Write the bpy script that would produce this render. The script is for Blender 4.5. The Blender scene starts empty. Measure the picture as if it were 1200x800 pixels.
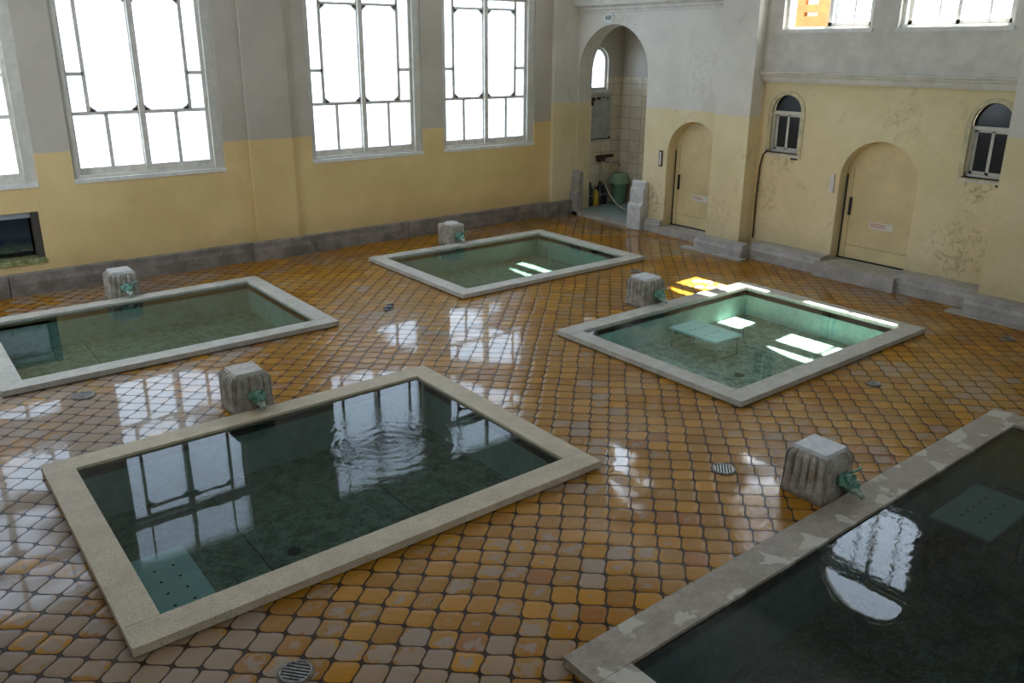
import bpy, bmesh, math, random
from mathutils import Vector, Matrix, noise
from mathutils.geometry import tessellate_polygon
random.seed(7)
C = bpy.context.scene.collection
sc = bpy.context.scene
PI = math.pi

# ------------------------------------------------------------------ camera
yaw, pitch, roll = .663, .318, .004
cam = bpy.data.cameras.new('camera'); cob = bpy.data.objects.new('camera', cam); C.objects.link(cob)
fw = Vector((math.sin(yaw)*math.cos(pitch), math.cos(yaw)*math.cos(pitch), -math.sin(pitch)))
rt = Vector((math.cos(yaw), -math.sin(yaw), 0)); up = rt.cross(fw)
c_, s_ = math.cos(roll), math.sin(roll)
r2 = c_*rt + s_*up; u2 = -s_*rt + c_*up
m = Matrix((( r2.x, u2.x, -fw.x, -8.201), (r2.y, u2.y, -fw.y, -11.64), (r2.z, u2.z, -fw.z, 3.0), (0, 0, 0, 1)))
cob.matrix_world = m
cam.sensor_width = 36; cam.lens = 36*961.85/1200
cam.shift_x = 8/1200; cam.shift_y = -26.4/1200; cam.clip_start = .05
sc.camera = cob

# ------------------------------------------------------------------ light
w = bpy.data.worlds.new('sky'); sc.world = w; w.use_nodes = True
bg = w.node_tree.nodes['Background']; bg.inputs[0].default_value = (.75, .87, 1.0, 1); bg.inputs[1].default_value = 8.0
sun = bpy.data.lights.new('sun', 'SUN'); so = bpy.data.objects.new('sun', sun); C.objects.link(so)
sun.energy = 80; sun.angle = .012; sun.color = (1, .96, .88)
el = math.radians(63)
so.rotation_euler = (-Vector((math.cos(el), .03, math.sin(el)))).to_track_quat('-Z', 'Y').to_euler()
sc.view_settings.view_transform = 'Standard'; sc.view_settings.look = 'None'
sc.view_settings.exposure = 0.14; sc.view_settings.gamma = 1; sc.view_settings.use_curve_mapping = False
sc.cycles.use_denoising = True
sc.cycles.max_bounces = 10; sc.cycles.diffuse_bounces = 6; sc.cycles.transparent_max_bounces = 24
sc.cycles.sample_clamp_indirect = 6
def portal(loc, rot, sx, sy):
    l = bpy.data.lights.new('window_daylight', 'AREA'); l.shape = 'RECTANGLE'; l.size = sx; l.size_y = sy
    o = bpy.data.objects.new('window_daylight', l); C.objects.link(o)
    o.location = loc; o.rotation_euler = rot; l.cycles.is_portal = True
for x in (-7.48, -5.10, -1.81, .565):
    portal((x, .34, 3.1), (-PI/2, 0, 0), 2.0, 3.6)
for y in (-5.08, -6.75): portal((2.78, y, 4.25), (0, PI/2, 0), 2.2, 1.4)
portal((2.98, -2.2, 5.0), (0, PI/2, 0), 1.7, 2.0)
portal((3.19, .4, 2.65), (-PI/2, 0, 0), .6, .9)
portal((-5.2, -13.75, 4.65), (PI/2, 0, 0), 2.6, 1.5)  # added opening behind the camera, there only as fill light
portal((-9.65, -2.2, 3.1), (0, -PI/2, 0), 3.6, 1.6)  # unseen left wall opening, added to brighten the walls

# ------------------------------------------------------------------ node helper
class M:
    def __init__(s, name):
        s.m = bpy.data.materials.new(name); s.m.use_nodes = True
        s.t = s.m.node_tree; s.t.nodes.clear()
        s.out = s.t.nodes.new('ShaderNodeOutputMaterial')
    def n(s, t, **k):
        nd = s.t.nodes.new('ShaderNode'+t)
        for a, b in k.items(): setattr(nd, a, b)
        return nd
    def put(s, sock, v):
        if v is None: return
        if isinstance(v, bpy.types.NodeSocket): s.t.links.new(v, sock)
        elif isinstance(v, (tuple, list)):
            sock.default_value = tuple(v)+(1,) if len(v) == 3 and sock.type == 'RGBA' else tuple(v)
        else: sock.default_value = v
    def math(s, op, a, b=None, c=None, clamp=False):
        nd = s.n('Math', operation=op, use_clamp=clamp)
        s.put(nd.inputs[0], a); s.put(nd.inputs[1], b); s.put(nd.inputs[2], c)
        return nd.outputs[0]
    def ss(s, v, a, b, lo=0., hi=1.):
        nd = s.n('MapRange', interpolation_type='SMOOTHSTEP')
        s.put(nd.inputs[0], v); s.put(nd.inputs[1], a); s.put(nd.inputs[2], b); s.put(nd.inputs[3], lo); s.put(nd.inputs[4], hi)
        return nd.outputs[0]
    def mix(s, f, a, b, blend='MIX'):
        nd = s.n('Mix', data_type='RGBA', blend_type=blend)
        s.put(nd.inputs[0], f); s.put(nd.inputs[6], a); s.put(nd.inputs[7], b)
        return nd.outputs[2]
    def noise(s, vec, scale, detail=4, rough=.55, dist=0., out=0):
        nd = s.n('TexNoise'); s.put(nd.inputs['Vector'], vec); nd.inputs['Scale'].default_value = scale
        nd.inputs['Detail'].default_value = detail; nd.inputs['Roughness'].default_value = rough; nd.inputs['Distortion'].default_value = dist
        return nd.outputs[out]
    def pos(s): return s.n('NewGeometry').outputs['Position']
    def obj(s): return s.n('TexCoord').outputs['Object']
    def xyz(s, v):
        nd = s.n('SeparateXYZ'); s.put(nd.inputs[0], v); return nd.outputs
    def comb(s, x, y, z=0.):
        nd = s.n('CombineXYZ'); s.put(nd.inputs[0], x); s.put(nd.inputs[1], y); s.put(nd.inputs[2], z); return nd.outputs[0]
    def bump(s, h, dist, strength=1., normal=None):
        nd = s.n('Bump'); s.put(nd.inputs['Height'], h); s.put(nd.inputs['Distance'], dist); s.put(nd.inputs['Strength'], strength)
        if normal is not None: s.put(nd.inputs['Normal'], normal)
        return nd.outputs[0]
    def pr(s, **k):
        nd = s.n('BsdfPrincipled')
        al = dict(base='Base Color', rough='Roughness', metal='Metallic', normal='Normal', coat='Coat Weight', coatr='Coat Roughness',
                  coatn='Coat Normal', ior='IOR', spec='Specular IOR Level', trans='Transmission Weight', alpha='Alpha', sss='Subsurface Weight')
        for a, b in k.items(): s.put(nd.inputs[al[a]], b)
        s.t.links.new(nd.outputs[0], s.out.inputs[0]); return nd

def simple(name, col, rough=.6, metal=0., nscale=None, namp=.15, bumpd=0., spec=.5):
    q = M(name)
    base = col; nrm = None
    if nscale:
        f = q.noise(q.obj(), nscale, 6, .6)
        dark = tuple(c*(1-namp*1.6) for c in col); lite = tuple(min(1, c*(1+namp)) for c in col)
        base = q.mix(q.ss(f, .3, .7), dark, lite)
        if bumpd: nrm = q.bump(q.noise(q.obj(), nscale*3, 6, .65), bumpd)
    q.pr(base=base, rough=rough, metal=metal, normal=nrm, spec=spec)
    return q.m

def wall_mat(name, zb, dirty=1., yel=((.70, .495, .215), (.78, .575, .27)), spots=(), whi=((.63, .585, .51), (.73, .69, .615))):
    q = M(name); p = q.pos(); X = q.xyz(p)
    big = q.noise(p, .9, 5, .6); fine = q.noise(p, 14, 6, .65); mid = q.noise(p, 3.2, 8, .7, .4)
    wob = q.math('MULTIPLY_ADD', q.noise(p, 6, 2), .012, zb-.006)
    low = q.math('LESS_THAN', X[2], wob)
    white = q.mix(q.ss(big, .35, .65), *whi)
    yell = q.mix(q.ss(big, .35, .65), *yel)
    c = q.mix(low, white, yell)
    st = q.math('MULTIPLY', q.ss(mid, .56, .74), .38*dirty)
    c = q.mix(st, c, (.27, .20, .11))
    sp = q.math('MULTIPLY', q.ss(q.noise(p, 4.6, 9, .75, 1.2), .70, .76), .75*dirty)
    c = q.mix(sp, c, (.13, .09, .05))
    for (cx, cy, cz, rad, amt) in spots:
        dn = q.n('VectorMath', operation='DISTANCE'); q.put(dn.inputs[0], p); dn.inputs[1].default_value = (cx, cy, cz)
        near = q.ss(dn.outputs['Value'], rad, rad*.2)
        f_ = q.math('MULTIPLY', q.ss(q.math('ADD', q.noise(p, 11, 8, .72, .8), q.math('MULTIPLY', near, .12)), .57, .74), q.math('MULTIPLY', near, amt*.62))
        c = q.mix(f_, c, (.22, .13, .055))
    # browner and darker towards the floor, with a ragged edge
    lowtone = q.math('MULTIPLY', q.ss(q.math('ADD', X[2], q.math('MULTIPLY', mid, .6)), .95, .45), .35)
    c = q.mix(lowtone, c, (.30, .22, .10))
    c = q.mix(q.math('MULTIPLY', fine, .16), c, (.42, .36, .25))
    h = q.math('ADD', q.math('MULTIPLY', fine, .5), q.noise(p, 4, 3))
    q.pr(base=c, rough=.62, normal=q.bump(h, .012, .8), spec=.35)
    return q.m
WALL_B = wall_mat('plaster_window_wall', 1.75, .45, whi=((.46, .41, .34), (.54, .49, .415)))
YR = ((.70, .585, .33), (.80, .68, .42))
WALL_R = wall_mat('plaster_right_wall', 2.07, 1., YR, [(2.5, -2.08, .55, .45, .9), (2.5, -1.2, 3.5, .7, .35), (2.5, -2.9, 2.6, .9, .3), (2.15, -3.7, .6, .5, .45)])
WALL_Q = wall_mat('plaster_recess_wall', 2.9, .9, YR, [(2.42, -7.3, 1.42, .38, 1.), (2.42, -7.25, .6, .75, .8), (2.42, -6.3, 2.15, .5, .5), (2.42, -4.6, 1.5, .4, .8), (2.42, -4.3, .9, .7, .5)])
WALL_W = simple('plaster_white', (.62, .58, .51), .65, nscale=4, namp=.08, bumpd=.004)
CEIL = simple('ceiling_paint', (.66, .65, .62), .7, nscale=3, namp=.05)
def stone_mat(name, dark, lite, sc_=6, rough=.55, speck=60, bd=.006, pale=None):
    q = M(name); o = q.pos()
    a = q.noise(o, sc_, 7, .65); b = q.noise(o, speck, 4, .7)
    c = q.mix(q.ss(a, .3, .7), dark, lite)
    c = q.mix(q.math('MULTIPLY', q.ss(b, .5, .68), .5), c, tuple(x*.42 for x in dark))
    if pale:
        c = q.mix(q.ss(q.noise(o, 4.2, 3, .5, .5), .56, .60), c, pale)
    q.pr(base=c, rough=q.ss(a, .3, .7, rough-.15, rough+.1), normal=q.bump(q.math('ADD', a, b), bd))
    return q.m
BASEB = stone_mat('baseboard_dark_stone', (.15, .125, .105), (.30, .26, .225), 5)
PLINTH = stone_mat('plinth_pale_stone', (.34, .31, .28), (.50, .47, .43), 5)
RIM = stone_mat('rim_pale_stone', (.44, .41, .35), (.60, .57, .50), 7)
RIM4 = stone_mat('rim_buff_stone', (.50, .41, .28), (.64, .545, .40), 6)
RIM5 = stone_mat('rim_granite', (.27, .22, .17), (.40, .34, .27), 9, .45, 90, .004, pale=(.50, .47, .40))
BLOCK = stone_mat('block_stone', (.26, .22, .165), (.52, .48, .41), 11, .8, 70, .012)
POST = stone_mat('post_stone', (.46, .45, .43), (.66, .65, .62), 9, .7, 60, .006)
POSTD = stone_mat('post_stone_dark', (.25, .23, .20), (.40, .37, .33), 9, .7, 60, .006)
def basin_mat(name, a_, b_, sc_):
    q = M(name); o = q.pos()
    f = q.math('ADD', q.math('MULTIPLY', q.noise(o, sc_, 8, .7), .5), q.math('MULTIPLY', q.noise(o, sc_*4.5, 6, .7), .5)); g = q.noise(o, 80, 5, .7)
    c = q.mix(q.ss(f, .40, .60), a_, b_)
    c = q.mix(q.math('MULTIPLY', q.ss(g, .5, .66), .45), c, tuple(x*.5 for x in a_))
    q.pr(base=c, rough=.7, normal=q.bump(g, .003))
    return q.m
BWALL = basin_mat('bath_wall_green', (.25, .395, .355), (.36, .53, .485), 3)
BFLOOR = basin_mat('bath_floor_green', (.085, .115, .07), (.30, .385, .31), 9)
BED = simple('rim_joint_shadow', (.05, .04, .03), .9, nscale=10, namp=.3)  # dark joint under the rims, its colour also giving the shadow gap
SEAM = simple('seam_dark', (.03, .035, .03), .9)
WOODW = simple('painted_frame_white', (.60, .57, .50), .45, nscale=9, namp=.06)
WOODW2 = simple('painted_frame_bright', (.74, .72, .67), .45, nscale=9, namp=.08)
WOODG = simple('painted_wood_grey', (.66, .61, .53), .5, nscale=9, namp=.1)
BRACK = simple('bracket_grey', (.48, .44, .38), .6)
DOORM = simple('door_cream_paint', (.66, .53, .28), .42, nscale=2.2, namp=.08)
GAP = simple('dark_gap', (.02, .018, .015), .9)
BLACKM = simple('black_metal', (.012, .012, .012), .35)
RUST = simple('rusty_iron', (.07, .038, .02), .8, nscale=20, namp=.4)
STEEL = simple('steel', (.42, .41, .38), .35, .9, nscale=30, namp=.2)
CHROME = simple('chrome', (.5, .5, .5), .2, 1.)
IRON = simple('drain_iron', (.30, .29, .27), .4, .7, nscale=40, namp=.3)
PATINA = simple('green_patina', (.16, .33, .25), .5, .2, nscale=35, namp=.5, bumpd=.006)
TEAL = simple('teal_plastic_board', (.42, .66, .64), .35, nscale=8, namp=.06)
BIN = simple('bin_green_plastic', (.14, .27, .17), .45)
BINL = simple('bin_lid_green', (.27, .41, .29), .45)
YEL = simple('yellow_plastic', (.55, .37, .03), .4)
DARKP = simple('dark_plastic', (.015, .022, .02), .3)
HOSE = simple('hose_cream', (.42, .37, .24), .45)
ORANGE = simple('orange_wood', (.22, .07, .012), .6, nscale=6, namp=.15)
OUTW = simple('outside_wall', (.55, .53, .5), .8)
PAPER = simple('paper_white', (.66, .62, .55), .6)
REDINK = simple('red_print', (.50, .16, .10), .6)
BLACKINK = simple('black_print', (.04, .05, .04), .6)
SIGNW = simple('sign_plate', (.66, .69, .64), .35)
BOARDP = simple('panel_grey', (.42, .43, .40), .5, nscale=5, namp=.12)
MOSS = stone_mat('mossy_ledge', (.12, .14, .04), (.42, .42, .20), 16, .8, 50, .01)
def glass(name, tr=(1, 1, 1), kind='frosted'):
    q = M(name)
    t = q.n('BsdfTransparent'); t.inputs[0].default_value = tuple(tr)+(1,)
    a = q.n('BsdfTranslucent') if kind == 'frosted' else q.n('BsdfGlossy')
    a.inputs[0].default_value = (.52, .54, .56, 1) if kind == 'frosted' else (1, 1, 1, 1)
    if kind != 'frosted': a.inputs['Roughness'].default_value = .03
    mx = q.n('MixShader'); q.t.links.new(t.outputs[0], mx.inputs[1]); q.t.links.new(a.outputs[0], mx.inputs[2])
    if kind == 'frosted': mx.inputs[0].default_value = .35
    else:
        f = q.n('LayerWeight'); q.put(mx.inputs[0], q.math('MULTIPLY_ADD', q.math('POWER', f.outputs['Facing'], 5.), .9, .05))
    q.t.links.new(mx.outputs[0], q.out.inputs[0]); return q.m
FROST = glass('frosted_glass', (.66, .69, .72))
CLEAR = glass('clear_glass', (.96, .98, 1), 'clear')
q = M('dark_glass'); f = q.noise(q.pos(), 3, 4)
q.pr(base=q.mix(f, (.02, .02, .022), (.05, .05, .05)), rough=.12, spec=.15); DGLASS = q.m
q = M('tank_glass'); X = q.xyz(q.pos()); nz = q.noise(q.pos(), 12, 6)
alg = q.ss(q.math('ADD', X[2], q.math('MULTIPLY', nz, .3)), .85, .55)
q.pr(base=q.mix(alg, (.012, .022, .035), (.10, .12, .06)), rough=q.ss(alg, 0, 1, .05, .5)); TANK = q.m

# wall tiles of the washing alcove, light blue mosaic, main floor tiles
def grid_tile(name, axes, sx, sz, c1, c2, grout, zmin=-9., zmax=99., above=(.42, .37, .28), gw=.02, rough=.3):
    q = M(name); P = q.pos(); X = q.xyz(P)
    a = X[0] if axes == 'xz' or axes == 'xy' else X[1]; b = X[1] if axes == 'xy' else X[2]
    if axes == 'hz': a = q.math('ADD', X[0], X[1])
    fa = q.math('DIVIDE', a, sx); fb = q.math('DIVIDE', b, sz)
    ga = q.math('ABSOLUTE', q.math('SUBTRACT', q.math('FRACT', fa), .5)); gb = q.math('ABSOLUTE', q.math('SUBTRACT', q.math('FRACT', fb), .5))
    gm = q.math('MAXIMUM', q.math('GREATER_THAN', ga, .5-gw*.15/sx), q.math('GREATER_THAN', gb, .5-gw*.15/sz))
    wn = q.n('TexWhiteNoise', noise_dimensions='2D'); q.put(wn.inputs['Vector'], q.comb(q.math('FLOOR', fa), q.math('FLOOR', fb)))
    c = q.mix(wn.outputs[0], c1, c2)
    c = q.mix(q.math('MULTIPLY', q.ss(q.noise(P, 3, 7, .7), .5, .75), .5), c, tuple(x*.45 for x in c1))
    c = q.mix(gm, c, grout)
    inz = q.math('LESS_THAN', X[2], zmax)
    c = q.mix(inz, above, c)
    q.pr(base=c, rough=q.ss(gm, 0, 1, rough, .8), normal=q.bump(q.math('MULTIPLY', q.math('SUBTRACT', 1., gm), inz), .003))
    return q.m
ALCT = grid_tile('alcove_wall_tiles', 'hz', .285, .215, (.66, .56, .41), (.76, .67, .51), (.22, .16, .10), zmax=2.49, above=(.55, .50, .42))
BLUET = grid_tile('alcove_floor_tiles', 'xy', .075, .075, (.36, .52, .53), (.50, .62, .62), (.18, .24, .25), gw=.06)

def floor_mat():
    q = M('glazed_ochre_floor_tiles'); P = q.pos(); X = q.xyz(P)
    Pu, Pv = .2155, .2215
    u = q.math('ADD', q.math('DIVIDE', q.math('ADD', X[0], X[1]), Pu), 11.883/Pu+100)
    v = q.math('ADD', q.math('DIVIDE', q.math('SUBTRACT', X[0], X[1]), Pv), -4.247/Pv+100)
    wob = q.noise(P, 2.2, 2, out=1); W = q.xyz(wob)
    u = q.math('ADD', u, q.math('MULTIPLY', q.math('SUBTRACT', W[0], .5), .35))
    v = q.math('ADD', v, q.math('MULTIPLY', q.math('SUBTRACT', W[1], .5), .35))
    A = .028
    uu = q.math('ADD', u, q.math('MULTIPLY', q.math('SINE', q.math('MULTIPLY', v, 2*PI)), A))
    vv = q.math('ADD', v, q.math('MULTIPLY', q.math('SINE', q.math('MULTIPLY', u, 2*PI)), A))
    fu = q.math('ABSOLUTE', q.math('SUBTRACT', q.math('FRACT', uu), .5)); fv = q.math('ABSOLUTE', q.math('SUBTRACT', q.math('FRACT', vv), .5))
    d = q.math('POWER', q.math('ADD', q.math('POWER', fu, 6.), q.math('POWER', fv, 6.)), 1/6.)
    d = q.math('ADD', d, q.math('MULTIPLY', q.math('SUBTRACT', q.noise(P, 30, 3), .5), .03))
    cell = q.comb(q.math('FLOOR', uu), q.math('FLOOR', vv))
    wn = q.n('TexWhiteNoise', noise_dimensions='2D'); q.put(wn.inputs['Vector'], cell)
    r = wn.outputs[0]; RC = q.xyz(wn.outputs[1])
    body = q.ss(d, .488, .455)                 # 1 on tile, 0 in the joint
    col = q.mix(q.ss(r, 0., 1.), (.29, .122, .005), (.43, .196, .009))
    col = q.mix(q.math('MULTIPLY', q.math('GREATER_THAN', RC[0], .86), .6), col, (.24, .115, .02))
    col = q.mix(q.math('MULTIPLY', q.math('LESS_THAN', RC[0], .045), .55), col, (.30, .10, .03))
    mott = q.noise(P, 26, 5, .65)
    col = q.mix(q.ss(mott, .45, .75, 0, .35), col, (.22, .11, .02))
    # lime deposit and worn glaze with some window sheen painted in, heavier at left
    left = q.math('MULTIPLY', q.ss(q.math('ADD', X[0], q.math('MULTIPLY', X[1], -.25)), -3.4, -6.0), .30)
    zone = q.math('ADD', q.math('MULTIPLY', q.noise(P, .75, 3, .5), 1.1), q.math('SUBTRACT', left, .10))
    zone = q.math('ADD', zone, q.math('MULTIPLY', q.math('SUBTRACT', RC[1], .5), .34))
    wear = q.math('ADD', zone, q.math('MULTIPLY', q.math('SUBTRACT', q.noise(P, 17, 4, .6, .6), .5), .55))
    wear = q.math('ADD', wear, q.math('MULTIPLY', q.math('SUBTRACT', .36, d), .35))
    dep = q.ss(wear, .62, .72)
    dep_sheen_c = q.mix(RC[2], (.30, .21, .14), (.29, .23, .185))
    col = q.mix(q.math('MULTIPLY', dep, .85), col, dep_sheen_c)
    grt = q.mix(q.noise(P, 8, 3), (.020, .010, .004), (.06, .03, .012))
    col = q.mix(body, grt, col)
    # standing water, trembling where the spout splashes beside its block
    sd = q.n('VectorMath', operation='DISTANCE'); q.put(sd.inputs[0], P); sd.inputs[1].default_value = (-3.75, -9.0, 0); splash = q.ss(sd.outputs['Value'], .55, .2)
    pud = q.ss(q.noise(P, .8, 3, .5, .3), .43, .53)
    dome = q.math('MULTIPLY', q.math('SUBTRACT', .5, d), 1.)
    h = q.math('ADD', q.math('MULTIPLY', body, 1.), q.math('MULTIPLY', q.ss(d, .5, .25), .55))
    h = q.math('ADD', h, q.math('MULTIPLY', mott, .22))
    tilt = q.math('ADD', q.math('MULTIPLY', q.math('SUBTRACT', RC[1], .5), q.math('SUBTRACT', q.math('FRACT', uu), .5)),
                  q.math('MULTIPLY', q.math('SUBTRACT', RC[2], .5), q.math('SUBTRACT', q.math('FRACT', vv), .5)))
    h = q.math('ADD', h, q.math('MULTIPLY', tilt, .5))
    nb = q.bump(h, .0060)
    edge = q.bump(q.math('ADD', q.math('MULTIPLY', body, .03), q.math('ADD', q.math('MULTIPLY', q.noise(P, 5, 2, .5, .5), .10), q.math('MULTIPLY', splash, q.noise(P, 30, 3, .6, .6)))), .006)
    rg = q.ss(dep, 0, 1, .30, .42)
    bs = q.pr(base=col, rough=rg, normal=nb, coat=q.math('MULTIPLY', pud, q.ss(body, 0, 1, .25, 1.)), coatr=.03, coatn=edge, spec=.16); bs.inputs['Coat IOR'].default_value = 1.36
    return q.m
FLOORM = floor_mat()

def water_mat(name, cx, cy, tint, amp, rad, base=.00012):
    q = M(name); P = q.pos(); X = q.xyz(P)
    dx = q.math('SUBTRACT', X[0], cx); dy = q.math('SUBTRACT', X[1], cy)
    d = q.math('SQRT', q.math('ADD', q.math('MULTIPLY', dx, dx), q.math('MULTIPLY', dy, dy)))
    near = q.ss(d, rad, rad*.35)
    ring = q.math('SINE', q.math('ADD', q.math('MULTIPLY', d, 60.), q.math('MULTIPLY', q.noise(P, 3, 3), 14)))
    n1 = q.noise(P, 10, 4, .55, 1.2)
    h = q.math('MULTIPLY', near, q.math('ADD', q.math('MULTIPLY', ring, .30*amp), q.math('MULTIPLY', n1, 2.0*amp)))
    h = q.math('ADD', h, q.math('MULTIPLY', q.noise(P, 5, 3, .5), base*260))
    nrm = q.bump(h, .006)
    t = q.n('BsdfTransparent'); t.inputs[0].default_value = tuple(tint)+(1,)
    g = q.n('BsdfGlossy'); g.inputs['Roughness'].default_value = .0; g.inputs[0].default_value = (1, 1, 1, 1)
    q.t.links.new(nrm, g.inputs['Normal'])
    f = q.n('LayerWeight'); q.t.links.new(nrm, f.inputs['Normal'])
    mx = q.n('MixShader'); q.put(mx.inputs[0], q.math('MULTIPLY_ADD', q.math('POWER', f.outputs['Facing'], 5.), .98, .02)); q.t.links.new(t.outputs[0], mx.inputs[1]); q.t.links.new(g.outputs[0], mx.inputs[2])
    q.t.links.new(mx.outputs[0], q.out.inputs[0]); return q.m

# ------------------------------------------------------------------ mesh helpers
def finish(name, bm, mat, parent=None, smooth=False, bevel=0., seg=2):
    if bevel:
        bmesh.ops.bevel(bm, geom=[e for e in bm.edges if len(e.link_faces) == 2 and e.calc_face_angle(0) > .5], offset=bevel, segments=seg, affect='EDGES', profile=.6)
    if len(bm.faces) > 1: bmesh.ops.recalc_face_normals(bm, faces=bm.faces)
    me = bpy.data.meshes.new(name); bm.to_mesh(me); bm.free()
    mats = mat if isinstance(mat, list) else [mat]
    for q_ in mats: me.materials.append(q_)
    if smooth:
        for p in me.polygons: p.use_smooth = True
    o = bpy.data.objects.new(name, me); C.objects.link(o)
    if parent: o.parent = parent; o.matrix_parent_inverse = Matrix.Translation(parent.location).inverted() if parent.parent is None else Matrix()
    return o
def part(name, bm, mat, parent, **k):
    """bm is in world coordinates; the parent sits unrotated"""
    o = finish(name, bm, mat, None, **k)
    o.parent = parent
    base = parent; off = Vector((0, 0, 0))
    while base: off += base.location; base = base.parent
    for v in o.data.vertices: v.co -= off
    return o
def box(bm, x0, x1, y0, y1, z0, z1, taper=0., mi=0):
    vs = []
    for z, t in ((z0, 0), (z1, taper)):
        for x, y in ((x0+t, y0+t), (x1-t, y0+t), (x1-t, y1-t), (x0+t, y1-t)): vs.append(bm.verts.new((x, y, z)))
    for f in ((3, 2, 1, 0), (4, 5, 6, 7), (0, 1, 5, 4), (1, 2, 6, 5), (2, 3, 7, 6), (3, 0, 4, 7)):
        fc = bm.faces.new([vs[i] for i in f]); fc.material_index = mi
    return vs
def bx(*a, **k):
    bm = bmesh.new(); box(bm, *a, **k); return bm
def boxes(lst):
    bm = bmesh.new()
    for b in lst: box(bm, *b)
    return bm
def tube(bm, pts, r, n=8, cap=True):
    rings = []
    for i, p in enumerate(pts):
        p = Vector(p); a = Vector(pts[max(i-1, 0)]); b = Vector(pts[min(i+1, len(pts)-1)]); t = (b-a).normalized()
        s = t.cross(Vector((0, 0, 1))) if abs(t.z) < .95 else t.cross(Vector((1, 0, 0)))
        s.normalize(); k = s.cross(t); rr = r[i] if isinstance(r, (list, tuple)) else r
        rings.append([bm.verts.new(p+rr*(math.cos(2*PI*j/n)*s+math.sin(2*PI*j/n)*k)) for j in range(n)])
    for a, b in zip(rings, rings[1:]):
        for j in range(n): bm.faces.new((a[j], a[(j+1) % n], b[(j+1) % n], b[j]))
    if cap: bm.faces.new(rings[0][::-1]); bm.faces.new(rings[-1])
def lathe(bm, prof, cx, cy, n=28):
    rings = [[bm.verts.new((cx+r*math.cos(2*PI*j/n), cy+r*math.sin(2*PI*j/n), z)) for j in range(n)] for r, z in prof]
    for a, b in zip(rings, rings[1:]):
        for j in range(n): bm.faces.new((a[j], a[(j+1) % n], b[(j+1) % n], b[j]))
    bm.faces.new(rings[0][::-1]); bm.faces.new(rings[-1])
def slab(bm, outer, holes, fmap, thick, mi=0):
    """flat wall with holes: 2D loops -> 3D by fmap(a,b,depth)"""
    loops = [outer]+list(holes)
    flat = [p for l in loops for p in l]
    tris = tessellate_polygon([[Vector((a, b, 0)) for a, b in l] for l in loops])
    F = [bm.verts.new(fmap(a, b, 0)) for a, b in flat]; B = [bm.verts.new(fmap(a, b, thick)) for a, b in flat]
    for t in tris:
        try: bm.faces.new([F[i] for i in t]); bm.faces.new([B[i] for i in reversed(t)])
        except ValueError: pass
    k = 0
    for l in loops:
        n = len(l)
        for i in range(n):
            a, b = k+i, k+(i+1) % n
            try: bm.faces.new((F[a], F[b], B[b], B[a]))
            except ValueError: pass
        k += n
def arch(y0, y1, z0, zs, top=None, n=14):
    """loop: rectangle with a round head; a runs y0..y1"""
    c = (y0+y1)/2; r = abs(y1-y0)/2; h = (top-zs) if top else r
    pts = [(y0, z0), (y1, z0), (y1, zs)]
    s = 1 if y1 > y0 else -1
    for i in range(1, n): a = PI*i/n; pts.append((c+s*r*math.cos(a), zs+h*math.sin(a)))
    pts.append((y0, zs)); return pts
def rect(a0, a1, b0, b1): return [(a0, b0), (a1, b0), (a1, b1), (a0, b1)]
def struct(o, **k):
    o['kind'] = 'structure'
    for a, b in k.items(): o[a] = b
    return o
def empty(name, loc=(0, 0, 0)):
    o = bpy.data.objects.new(name, None); C.objects.link(o); o.location = loc; o.empty_display_size = .1; return o
def thing(name, label, cat, loc=(0, 0, 0), group=None):
    o = empty(name, loc); return tag(o, label, cat, group)
def tag(o, label, cat, group=None, kind=None):
    o['label'] = label; o['category'] = cat
    if group: o['group'] = group
    if kind: o['kind'] = kind
    return o

# ------------------------------------------------------------------ sizes
XL, YF, ZC = -9.3, -13.4, 5.95            # left wall, rear wall, ceiling
XA, XP, XR, XRU, XB = 2.50, 2.15, 2.42, 2.34, 2.12   # arch bay, pier, recess, recess upper, near pier
YA, YB_ = -4.15, -7.66
POOLS = {1: (-7.59, -4.25, -3.52, -1.07), 2: (-2.53, .79, -3.52, -1.09), 3: (-2.49, .82, -7.70, -5.25), 4: (-7.57, -4.23, -7.73, -5.26), 5: (-5.85, -.84, -11.75, -9.12)}
DEPTH = {1: .34, 2: .31, 3: .31, 4: .41, 5: .50}
CW_, CH = .198, .063

# ------------------------------------------------------------------ floor with the five pits
xs = sorted({XL-.3, 3.2, *[p[0]+.06 for p in POOLS.values()], *[p[1]-.06 for p in POOLS.values()]})
ys = sorted({YF-.3, .3, *[p[2]+.06 for p in POOLS.values()], *[p[3]-.06 for p in POOLS.values()]})
bm = bmesh.new(); gv = {}
def gvx(i, j, z):
    if (i, j, z) not in gv: gv[(i, j, z)] = bm.verts.new((xs[i], ys[j], z))
    return gv[(i, j, z)]
def inpit(i, j):
    if not (0 <= i < len(xs)-1 and 0 <= j < len(ys)-1): return True
    cx, cy = (xs[i]+xs[i+1])/2, (ys[j]+ys[j+1])/2
    return any(a < cx < b and c < cy < d for a, b, c, d in POOLS.values())
for i in range(len(xs)-1):
    for j in range(len(ys)-1):
        if inpit(i, j): continue
        bm.faces.new((gvx(i, j, 0), gvx(i+1, j, 0), gvx(i+1, j+1, 0), gvx(i, j+1, 0)))
        bm.faces.new((gvx(i, j+1, -.05), gvx(i+1, j+1, -.05), gvx(i+1, j, -.05), gvx(i, j, -.05)))
        for (di, dj, a, b) in ((-1, 0, (i, j+1), (i, j)), (1, 0, (i+1, j), (i+1, j+1)), (0, -1, (i, j), (i+1, j)), (0, 1, (i+1, j+1), (i, j+1))):
            if inpit(i+di, j+dj):
                bm.faces.new((gvx(*a, 0), gvx(*a, -.05), gvx(*b, -.05), gvx(*b, 0)))
struct(finish('floor', bm, FLOORM))
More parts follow.
